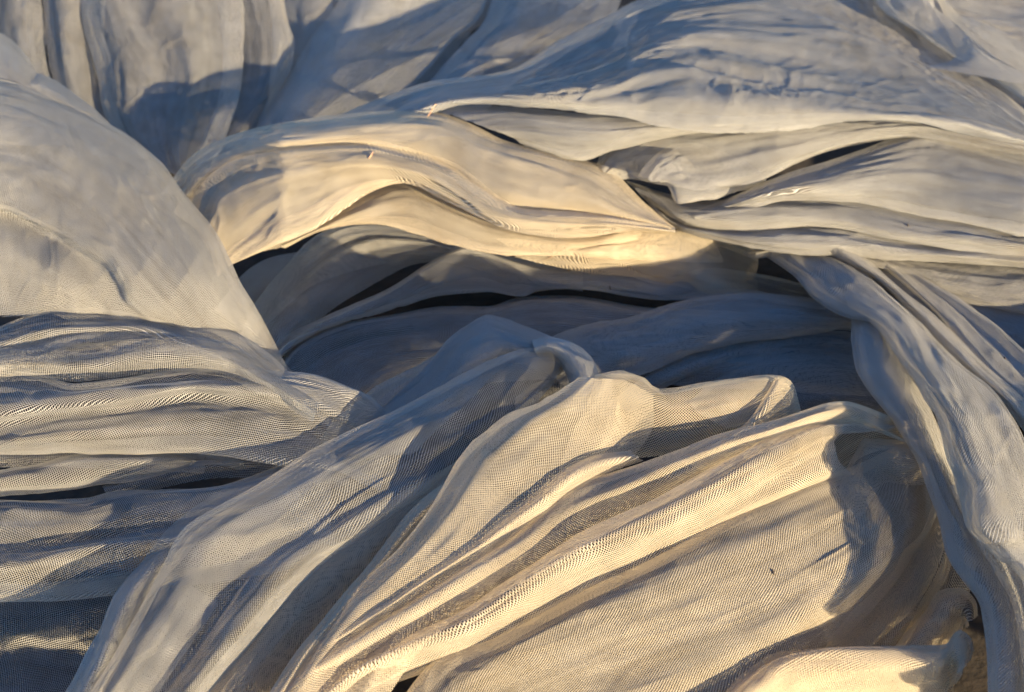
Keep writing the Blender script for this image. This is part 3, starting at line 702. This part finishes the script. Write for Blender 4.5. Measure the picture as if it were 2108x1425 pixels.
fold('fd', [  # main face
    ("40 56 66 74 84 92 98 104 112 118 120", "540,1530 600,1400 700,1252 760,1190 823,1128 890,1040 946,950 998,896 1050,852 1121,820 1190,776"),
    ("60 78 88 96 108 118 128 134 140 146 142", "560,1535 618,1412 718,1265 778,1203 840,1143 908,1062 968,975 1022,918 1078,872 1148,830 1214,774"),
    ("48 66 76 86 98 110 120 128 134 140 140", "590,1540 650,1425 748,1285 806,1222 868,1164 938,1090 1004,1010 1062,948 1118,895 1186,842 1236,780"),
    ("40 54 66 76 88 100 110 116 118 122 128", "630,1545 690,1440 782,1305 840,1246 902,1188 974,1118 1046,1042 1110,980 1170,920 1232,858 1268,782"),
    ("44 60 70 78 84 90 98 104 100 100 108", "680,1550 735,1450 820,1322 878,1264 940,1208 1014,1142 1090,1070 1160,1008 1226,946 1288,874 1308,790"),
    ("20 34 44 52 58 62 64 66 68 70 84", "730,1555 780,1465 860,1345 918,1290 980,1235 1056,1168 1134,1098 1208,1032 1280,966 1340,890 1345,815"),
], lay=2, mat='gauze', wr=1.0, wl=(420, 60), ang=.6, name='main_face', label='main sunlit face rising to a rounded peak')
fold('fd', [  # right part of peak and second lobe
    ("118 124 122 112 104 104 104 90 70 50", "1225,770 1275,764 1322,775 1346,795 1372,801 1440,787 1520,777 1590,775 1628,790 1648,850"),
    ("120 130 130 124 118 120 120 108 84 56", "1220,800 1275,790 1320,798 1350,815 1380,822 1445,808 1520,797 1580,793 1608,806 1625,858"),
    ("104 112 112 110 110 114 112 98 76 50", "1200,850 1265,840 1315,845 1355,855 1392,858 1450,845 1515,832 1560,826 1582,838 1595,868"),
    ("84 84 84 84 88 90 86 74 60 40", "1170,910 1245,900 1305,896 1355,898 1398,897 1445,884 1500,868 1538,858 1556,864 1565,878"),
    ("60 56 54 52 54 54 52 46 36 20", "1150,970 1230,960 1300,946 1350,940 1395,935 1440,920 1490,900 1525,885 1535,885 1545,890"),
], lay=1, mat='net', wr=1.2, wl=(260, 50), ang=.6, name='lobe', label='translucent lobe beside the peak', top='t')
fold('fd', [  # flap edge of lobe
    (100, "1400,950 1470,915 1530,878 1562,842 1583,808 1597,780"),
    (112, "1410,955 1478,922 1536,888 1568,852 1590,815 1606,784"),
    (80, "1430,960 1495,930 1556,900 1594,868 1618,838 1630,800"),
    (40, "1450,970 1510,945 1570,920 1615,890 1640,862 1646,836"),
], lay=2, mat='net', wr=.6, wl=(160, 40), ang=.3)
fold('fd', [   # small doubled pleat in the middle of the main face
    ("66 74 84 92 100 108 112 108 96", "660,1320 760,1256 870,1182 960,1125 1040,1066 1103,1020 1150,976 1215,943 1300,932"),
    ("80 90 100 108 118 126 128 122 104", "672,1330 772,1266 880,1192 970,1136 1050,1080 1114,1034 1166,992 1230,957 1310,940"),
    ("50 58 66 74 84 90 94 96 90", "690,1345 790,1282 898,1208 988,1152 1066,1100 1130,1056 1184,1014 1246,976 1325,948"),
], lay=2, mat='gauze', wr=.6, wl=(240, 30), ang=.5, bot='x', name='pleat', label='small raised pleat on the main face')
fold('fd', [   # D5 net strip
    ("50 60 68 74 84 92 96 104 112 116 112 104 80 20", "520,1470 620,1380 720,1315 840,1240 960,1164 1060,1098 1156,1006 1261,977 1388,934 1490,890 1598,860 1714,826 1776,835 1880,884"),
    ("66 78 86 94 104 112 118 126 134 140 134 122 92 24", "530,1480 632,1392 734,1328 852,1254 972,1180 1074,1118 1172,1040 1275,1000 1400,952 1502,907 1608,876 1716,842 1778,852 1862,900"),
    ("44 54 64 72 80 88 94 102 112 118 116 106 84 60", "545,1490 650,1405 752,1346 868,1276 988,1206 1092,1148 1192,1082 1292,1034 1414,976 1514,928 1616,892 1718,856 1780,868 1864,906"),
    ("16 24 30 36 42 50 56 62 70 80 84 84 70 50", "560,1505 668,1420 770,1368 884,1300 1004,1236 1110,1182 1210,1122 1308,1068 1428,1004 1526,952 1624,912 1720,872 1782,882 1866,912"),
], lay=2, mat='gauze', wr=.9, wl=(360, 40), ang=.6, name='pleat', label='greyer pleat with the open weave showing')
fold('fd', [   # D6 bright rounded pleat ending at the dark mouth
    ("48 56 62 68 76 82 90 98 108 116 116 108 84 20", "600,1470 700,1380 770,1340 840,1307 946,1262 1051,1188 1156,1121 1226,1083 1340,1030 1420,985 1500,945 1600,893 1700,866 1880,872"),
    ("64 72 80 88 98 106 116 126 136 144 144 132 108 26", "612,1480 714,1392 785,1353 855,1320 960,1277 1066,1205 1172,1140 1243,1104 1358,1053 1440,1008 1520,966 1615,915 1710,878 1882,880"),
    ("62 70 78 86 94 104 114 124 134 142 142 134 118 84", "618,1485 720,1397 792,1358 862,1327 968,1285 1075,1214 1180,1150 1253,1115 1369,1064 1452,1019 1532,978 1626,928 1690,894 1790,887"),
    ("54 62 70 78 88 98 106 116 126 134 134 126 116 100", "625,1490 728,1402 800,1364 870,1334 976,1292 1084,1222 1190,1160 1263,1126 1380,1076 1460,1032 1540,994 1620,946 1682,910 1734,897"),
    ("30 38 44 52 60 68 76 84 94 104 108 104 98 92", "640,1505 742,1418 814,1382 886,1352 990,1310 1098,1246 1206,1188 1282,1156 1390,1106 1466,1066 1542,1022 1612,980 1670,945 1720,922"),
    ("16 24 30 38 46 52 60 68 78 88 92 90 86 80", "648,1512 749,1424 821,1389 893,1361 997,1319 1104,1257 1213,1199 1290,1168 1400,1116 1480,1074 1560,1036 1630,1004 1685,975 1732,952"),
    ("0 8 14 22 30 36 44 52 60 66 68 66 62 56", "655,1520 756,1430 828,1396 900,1370 1004,1328 1110,1268 1220,1210 1296,1180 1400,1128 1480,1084 1560,1046 1634,1012 1700,990 1756,978"),
], lay=2, mat='gauze', bot='t', wr=1.0, wl=(360, 45), ang=.6, name='pleat', label='bright rounded pleat that ends in a dark hollow mouth')
fold('fd', [   # dark roof inside the mouth
    (-30, "1690,890 1720,868 1770,858 1850,862 1950,890"),
    (-50, "1700,940 1740,905 1800,880 1870,885 1950,920"),
    (-90, "1720,990 1760,950 1820,925 1880,930 1950,960"),
], lay=2, mat='gauze', wr=.4, top='x')
fold('fd', [   # pointed spike of cloth below the mouth
    (40, "1725,1010 1745,962 1762,930 1778,903 1800,903 1850,905 1900,902"),
    (56, "1735,1030 1755,980 1772,950 1786,925 1808,925 1856,930 1905,930"),
    (44, "1750,1050 1770,1005 1786,980 1800,960 1824,960 1866,965 1912,962"),
    (20, "1770,1070 1790,1035 1806,1010 1822,995 1844,995 1880,1000 1920,995"),
], lay=2, mat='gauze', wr=.5, wl=(140, 35), ang=.2, name='tip', label='small pointed tip standing up in the mouth')
fold('fd', [   # D7 big smooth face
    ("20 30 36 44 52 60 68 74 78 76 60 30 0", "780,1520 878,1384 945,1340 1016,1318 1156,1240 1226,1205 1332,1156 1420,1110 1493,1066 1598,1016 1740,968 1800,940 1880,905"),
    ("36 46 54 62 72 82 90 98 100 96 76 44 4", "830,1530 930,1412 1000,1368 1060,1334 1196,1262 1270,1228 1374,1180 1462,1135 1536,1098 1640,1058 1752,1014 1815,975 1890,930"),
    ("26 36 44 52 62 72 80 88 92 90 76 40 -4", "880,1540 990,1440 1070,1398 1130,1368 1262,1306 1340,1272 1440,1226 1526,1184 1600,1150 1690,1108 1780,1056 1840,1010 1902,965"),
    ("14 26 34 42 52 62 70 78 82 80 66 30 -24", "950,1550 1070,1472 1150,1436 1216,1410 1340,1354 1414,1322 1504,1280 1586,1240 1656,1206 1740,1160 1812,1106 1865,1050 1914,1005"),
    ("10 20 30 40 46 54 62 66 66 56 36 -6 -60", "1040,1560 1160,1505 1240,1476 1306,1452 1410,1402 1480,1372 1560,1330 1636,1290 1704,1250 1782,1200 1842,1146 1888,1090 1924,1040"),
    ("-10 -6 0 6 10 12 10 0 -20 -50 -80 -110 -140", "1140,1580 1260,1545 1340,1520 1400,1495 1490,1450 1550,1418 1620,1376 1690,1330 1752,1285 1824,1232 1880,1176 1914,1115 1935,1060"),
    ("-70 -70 -70 -70 -75 -80 -90 -106 -124 -138 -146 -156 -166", "1240,1620 1360,1590 1440,1566 1500,1540 1590,1490 1640,1450 1690,1410 1750,1365 1804,1320 1870,1262 1915,1200 1940,1135 1950,1070"),
], lay=2, mat='gauze', wr=0.75, wl=(420, 90), ang=.6, name='broad_face', label='broadest smooth face at the lower right of the cloth')

# ================================================================== gathered cloth, bottom right
thing('br', 'crumpled net gathered in the bottom right corner beside a dark gap', 1800, 1360)
fold('br', [
    ("-60 -60 -60 -60 -60 -68 -90 -130 -180", "1660,1480 1704,1340 1739,1297 1790,1236 1844,1178 1865,1136 1897,1100 1918,1046 1930,1000"),
    ("-14 -14 -14 -14 -18 -30 -64 -120 -180", "1690,1480 1735,1352 1772,1306 1822,1245 1868,1192 1892,1150 1918,1110 1934,1056 1944,1005"),
    ("-20 -20 -20 -20 -26 -40 -72 -125 -185", "1740,1480 1785,1365 1820,1320 1862,1264 1898,1210 1920,1170 1938,1126 1950,1068 1958,1010"),
    (-92, "1790,1480 1835,1380 1862,1335 1896,1285 1924,1230 1942,1190 1956,1140 1964,1080 1970,1015"),
], lay=1, mat='net', wr=1.1, wl=(220, 35), ang=.5)
fold('br', [
    (-110, "1780,1480 1820,1370 1856,1310 1886,1262 1912,1220 1940,1170 1960,1110"),
    (-84, "1820,1480 1860,1375 1890,1318 1916,1270 1938,1235 1962,1190 1980,1130"),
    (-110, "1900,1480 1930,1390 1950,1330 1965,1290 1980,1260 1995,1220 2010,1160"),
], lay=1, mat='net', wr=1.1, wl=(220, 35), ang=.5)
fold('br', [
    (-44, "1800,1400 1845,1330 1880,1290 1908,1255 1925,1225 1950,1212 1985,1214 2008,1238 2012,1268"),
    (0, "1840,1400 1875,1338 1905,1300 1928,1270 1942,1246 1960,1236 1982,1238 1998,1254 2000,1276"),
    (0, "1880,1400 1910,1342 1934,1308 1952,1282 1962,1265 1972,1258 1984,1260 1992,1270 1994,1284"),
    (-60, "1930,1400 1945,1348 1962,1318 1974,1300 1980,1288 1984,1282 1988,1282 1992,1286 1994,1292"),
], lay=1, mat='net', bot='t', wr=.7, wl=(120, 30), ang=.4, name='curl', label='tube shaped curl of net')
fold('br', [
    (30, "1440,1500 1500,1415 1545,1376 1590,1350 1651,1341 1739,1332 1844,1331 1910,1333 1949,1330 1970,1306 1984,1308 1995,1325 1990,1360"),
    (60, "1460,1510 1518,1430 1560,1394 1602,1370 1660,1360 1745,1350 1844,1348 1905,1350 1940,1346 1962,1326 1976,1326 1984,1342 1980,1375"),
    (50, "1490,1520 1545,1450 1585,1420 1625,1400 1680,1390 1750,1382 1840,1380 1895,1380 1930,1376 1952,1356 1964,1354 1972,1368 1968,1395"),
    (-20, "1530,1540 1580,1490 1620,1465 1660,1450 1710,1440 1770,1436 1840,1434 1890,1432 1920,1426 1940,1412 1950,1408 1956,1412 1955,1425"),
    (-60, "1560,1580 1610,1550 1650,1535 1690,1520 1730,1510 1780,1506 1840,1504 1885,1500 1910,1490 1925,1480 1935,1470 1940,1465 1942,1470"),
], lay=2, mat='gauze', wr=1.0, wl=(260, 45), ang=.3, name='cuffed_fold', label='sunlit fold lying across the bottom with a cuffed end')

# ================================================================== twisted drop on the right
thing('rt', 'twisted length of sheer cloth dropping from the dark centre gap down the right edge', 1950, 1000)
fold('rt', [
    (-92, "1530,520 1640,505 1740,535 1830,600 1900,640 1970,705 2030,765 2120,850 2200,920"),
    (-60, "1550,530 1650,512 1745,520 1840,560 1915,600 1990,655 2060,720 2140,800 2200,870"),
    (-66, "1600,515 1680,508 1770,520 1862,560 1945,600 2020,655 2090,720 2150,780 2200,840"),
    (-90, "1640,505 1720,505 1800,525 1890,570 1975,620 2050,680 2110,740 2170,790 2210,820"),
], lay=2, mat='gauze', wr=1.0, wl=(260, 30), top='x')
fold('rt', [
    (-84, "1740,515 1800,545 1860,590 1920,640 1975,700 2030,755 2090,815 2180,900"),
    (-44, "1760,510 1822,545 1886,600 1946,658 1998,716 2050,770 2110,820 2190,880"),
    (-52, "1780,510 1840,540 1906,596 1964,648 2020,704 2072,752 2130,800 2200,850"),
    (-84, "1800,505 1860,535 1930,590 1990,636 2050,690 2100,735 2150,775 2210,820"),
], lay=1, mat='net', wr=1.0, wl=(240, 30), ang=.5)
fold('rt', [
    (-84, "1790,505 1860,555 1920,592 1984,630 2038,662 2090,706 2180,780"),
    (-46, "1810,510 1880,560 1945,602 2005,644 2055,682 2105,728 2190,800"),
    (-84, "1800,560 1870,596 1932,630 1988,676 2035,720 2085,770 2170,850"),
], lay=1, mat='net', wr=.9, wl=(240, 30), ang=.5)
fold('rt', [   # R2 beneath main on the right
    (-40, "1690,510 1790,565 1860,630 1920,695 1975,750 2030,795 2078,845 2130,920 2170,1000"),
    (-6, "1720,510 1815,575 1886,636 1950,700 2004,756 2058,806 2108,860 2155,930 2190,1000"),
    (-40, "1760,510 1850,590 1915,640 1980,700 2030,752 2085,800 2135,850 2180,910 2210,980"),
], lay=2, mat='net', wr=1.0, wl=(260, 30), ang=.4)
fold('rt', [   # R0 left lower sheet
    (-44, "1740,600 1756,657 1758,700 1766,750 1780,788 1810,828 1838,864 1864,908 1890,955 1914,1020 1934,1070 1950,1136 1978,1186 2013,1236 2022,1280 2028,1340 2030,1420 2030,1500"),
    (-12, "1760,600 1778,657 1782,700 1792,750 1808,790 1838,832 1864,872 1890,920 1914,968 1938,1028 1962,1078 1980,1136 2008,1186 2036,1236 2046,1280 2052,1340 2056,1420 2056,1500"),
    (-12, "1790,610 1812,665 1820,708 1834,755 1852,800 1878,848 1902,890 1924,936 1946,984 1972,1040 2000,1086 2026,1136 2050,1186 2072,1236 2082,1280 2090,1340 2096,1420 2100,1500"),
    (-40, "1830,620 1850,675 1866,716 1884,762 1904,812 1926,862 1946,906 1966,952 1990,1000 2018,1052 2046,1096 2076,1136 2100,1186 2120,1236 2130,1280 2140,1340 2150,1420 2160,1500"),
], lay=2, mat='gauze', wr=1.0, wl=(300, 45), ang=.5, name='inner_layer', label='inner layer at the left, bordering the dark gap')
fold('rt', [
    (-30, "1950,1000 1990,1100 2030,1160 2055,1200 2080,1260 2100,1400 2110,1500"),
    (8, "1990,1000 2030,1090 2062,1150 2086,1200 2106,1260 2120,1400 2130,1500"),
    (0, "2050,1000 2090,1080 2120,1140 2140,1200 2156,1260 2170,1400 2180,1500"),
], lay=1, mat='net', wr=1.0, wl=(300, 45), ang=.5)
fold('rt', [   # R1 main drop
    ("-84 -60 -40 -24 -10 8 20 30 40 44 50 50 50 48", "1545,510 1634,566 1669,602 1704,632 1746,652 1799,668 1844,731 1879,776 1900,820 1928,862 1950,940 1974,998 1985,1078 2020,1122"),
    ("-60 -32 -10 8 24 38 54 64 74 78 84 84 82 78", "1570,500 1655,556 1700,590 1742,616 1784,640 1826,676 1866,734 1902,780 1926,824 1954,868 1978,942 2000,1000 2012,1076 2045,1118"),
    ("-60 -28 -4 10 28 44 62 72 82 86 90 92 90 86", "1610,495 1690,540 1740,575 1786,608 1828,645 1862,686 1900,740 1936,788 1962,834 1990,882 2016,948 2040,1004 2058,1070 2085,1110"),
    ("-66 -40 -18 0 14 30 48 58 68 72 76 78 78 76", "1650,495 1726,535 1780,572 1828,610 1868,650 1900,694 1940,748 1976,794 2006,842 2036,890 2062,950 2085,1005 2105,1066 2130,1100"),
    ("-80 -62 -44 -26 -12 2 16 26 34 38 40 40 40 36", "1680,495 1760,540 1812,590 1862,630 1902,668 1932,704 1984,757 2037,796 2074,842 2104,892 2125,950 2145,1005 2160,1060 2180,1090"),
], lay=2, mat='net', wr=1.1, wl=(330, 45), ang=.5, name='main_drop', label='main twisted drop with a smooth face')
fold('rt', [   # lower continuation of R1, off the right side
    (44, "1960,960 1978,1040 1990,1090 2022,1124 2056,1158 2080,1172 2110,1230 2130,1400 2140,1500"),
    (72, "2000,960 2020,1040 2034,1086 2060,1116 2086,1146 2106,1166 2130,1230 2150,1400 2160,1500"),
    (60, "2060,960 2080,1040 2096,1080 2112,1110 2130,1136 2146,1160 2165,1230 2185,1400 2195,1500"),
], lay=2, mat='gauze', wr=.8, wl=(300, 45), ang=.5)

# unseen cloth beyond the right edge, added to shade the lower right
fold('rt', [
    (-40, "2110,960 2150,1040 2200,1120 2240,1220 2270,1400 2290,1700"),
    (-15, "2220,950 2270,1030 2310,1110 2340,1220 2360,1400 2370,1700"),
    (62, "2340,940 2400,1010 2450,1100 2480,1220 2490,1400 2500,1700"),
    (10, "2480,930 2540,1000 2580,1090 2610,1220 2620,1400 2630,1700"),
    (-150, "2640,930 2720,1000 2760,1090 2780,1220 2790,1400 2800,1700"),
    (-335, "2740,930 2820,1000 2860,1090 2880,1220 2890,1400 2900,1700"),
], lay=3, mat='gauze', wr=1.4, wl=(330, 70), label='unseen bulky cloth added beyond the right side to cast shade')

fold('rt', [  # added out of view: stops low sun slipping under the right side
    (-60, "2170,250 2190,500 2200,700 2200,900 2200,1000"),
    (-130, "2250,250 2270,500 2280,700 2280,900 2280,1000"),
    (-330, "2330,250 2350,500 2360,700 2360,900 2360,1000"),
], lay=3, mat='gauze', wr=1.2, wl=(200, 60), label='unseen cloth skirt added on the right to keep sun from under the heap')
fold('fd', [  # added below the frame so gaps inside the heap stay dark
    (-50, "-260,1510 200,1525 700,1545 1200,1570 1700,1560 2200,1540"),
    (-120, "-260,1570 200,1590 700,1610 1200,1630 1700,1620 2200,1600"),
    (-238, "-260,1630 200,1650 700,1670 1200,1690 1700,1680 2200,1660"),
], lay=3, mat='gauze', wr=1.2, wl=(200, 60), label='unseen cloth skirt added in front to keep sun from under the heap')

# ------------------------------------------------------------------ small bits lying on the cloth
bpy.context.view_layer.update()
DG = bpy.context.evaluated_depsgraph_get()
def touch(px, py):
    d = world(np.array(float(px)), np.array(float(py)), np.array(0.0)) - CAMP
    hit, loc, nor, *_ = sc.ray_cast(DG, Vector(CAMP), Vector(d).normalized())
    return (np.array(loc), np.array(nor)) if hit else (world(np.array(float(px)), np.array(float(py)), np.array(-240.0)), np.array([0, 0, 1.0]))
def bit(name, label, cat, pts, r, mat, group=None, rise=1.6, bend=0.0):
    """a tapered stalk through a few photo points, resting on the cloth"""
    P = []
    for k, (x, y) in enumerate(pts):
        p, n = touch(x, y)
        to = CAMP - p; to /= np.linalg.norm(to)
        P.append(p + np.array([0, 0, 1]) * (rise + bend * k) * U)
    P = crom(np.array(P), 9)
    V = []; F = []
    for i in range(9):
        t = P[min(i + 1, 8)] - P[max(i - 1, 0)]; t /= np.linalg.norm(t) + 1e-9
        a = np.cross(t, [0, 0, 1.0]); a /= np.linalg.norm(a) + 1e-9; b = np.cross(a, t)
        rr = r * U * (0.35 + 0.65 * math.sin(math.pi * (0.12 + 0.8 * i / 8))) * (1 + 0.15 * math.sin(i * 2.3))
        for q in range(6):
            an = q / 6 * 2 * math.pi
            V.append((P[i] + rr * (math.cos(an) * a + math.sin(an) * b)).tolist())
    for i in range(8):
        for q in range(6):
            F.append((i * 6 + q, i * 6 + (q + 1) % 6, i * 6 + 6 + (q + 1) % 6, i * 6 + 6 + q))
    F.append(tuple(range(5, -1, -1))); F.append(tuple(range(48, 54)))
    c = P.mean(0); V = [(v[0] - c[0], v[1] - c[1], v[2] - c[2]) for v in V]
    me = bpy.data.meshes.new(name); me.from_pydata(V, [], F); me.materials.append(mat)
    me.polygons.foreach_set('use_smooth', [True] * len(F))
    o = bpy.data.objects.new(name, me); C.objects.link(o); o.location = c
    o['label'] = label; o['category'] = cat
    if group: o['group'] = group
    return o
bit('dry_stalk', 'short reddish dry stalk lying on the shaded cloth at the top centre', 'dry stalk', [(897, 216), (890, 226), (881, 240)], 1.9, M_STRAW)
bit('dry_stalk', 'tiny orange straw on the crest of the bright left central fold', 'dry stalk', [(768, 313), (764, 320), (759, 328)], 1.8, M_STRAW)
bit('twig', 'small dark twig splinter on the broad sunlit face at the lower right', 'twig', [(1590, 1174), (1592, 1180), (1595, 1185)], 1.7, M_DARK)
bit('twig', 'thin pale twig beneath the warm central fold, above the pointed fold', 'twig', [(1152, 517), (1130, 532), (1104, 544)], 1.3, M_STRAW)
bit('seed', 'tiny dark seed on the long folds at the right edge', 'seed', [(1868, 462), (1869, 465), (1870, 467)], 1.9, M_DARK)
bit('seed', 'tiny dark seed on the narrow folds at the far right', 'seed', [(2067, 736), (2068, 738), (2069, 740)], 1.9, M_DARK)
bit('seed', 'tiny dark speck on the pointed fold in the shaded hollow', 'seed', [(1255, 590), (1256, 594), (1257, 598)], 1.7, M_DARK)
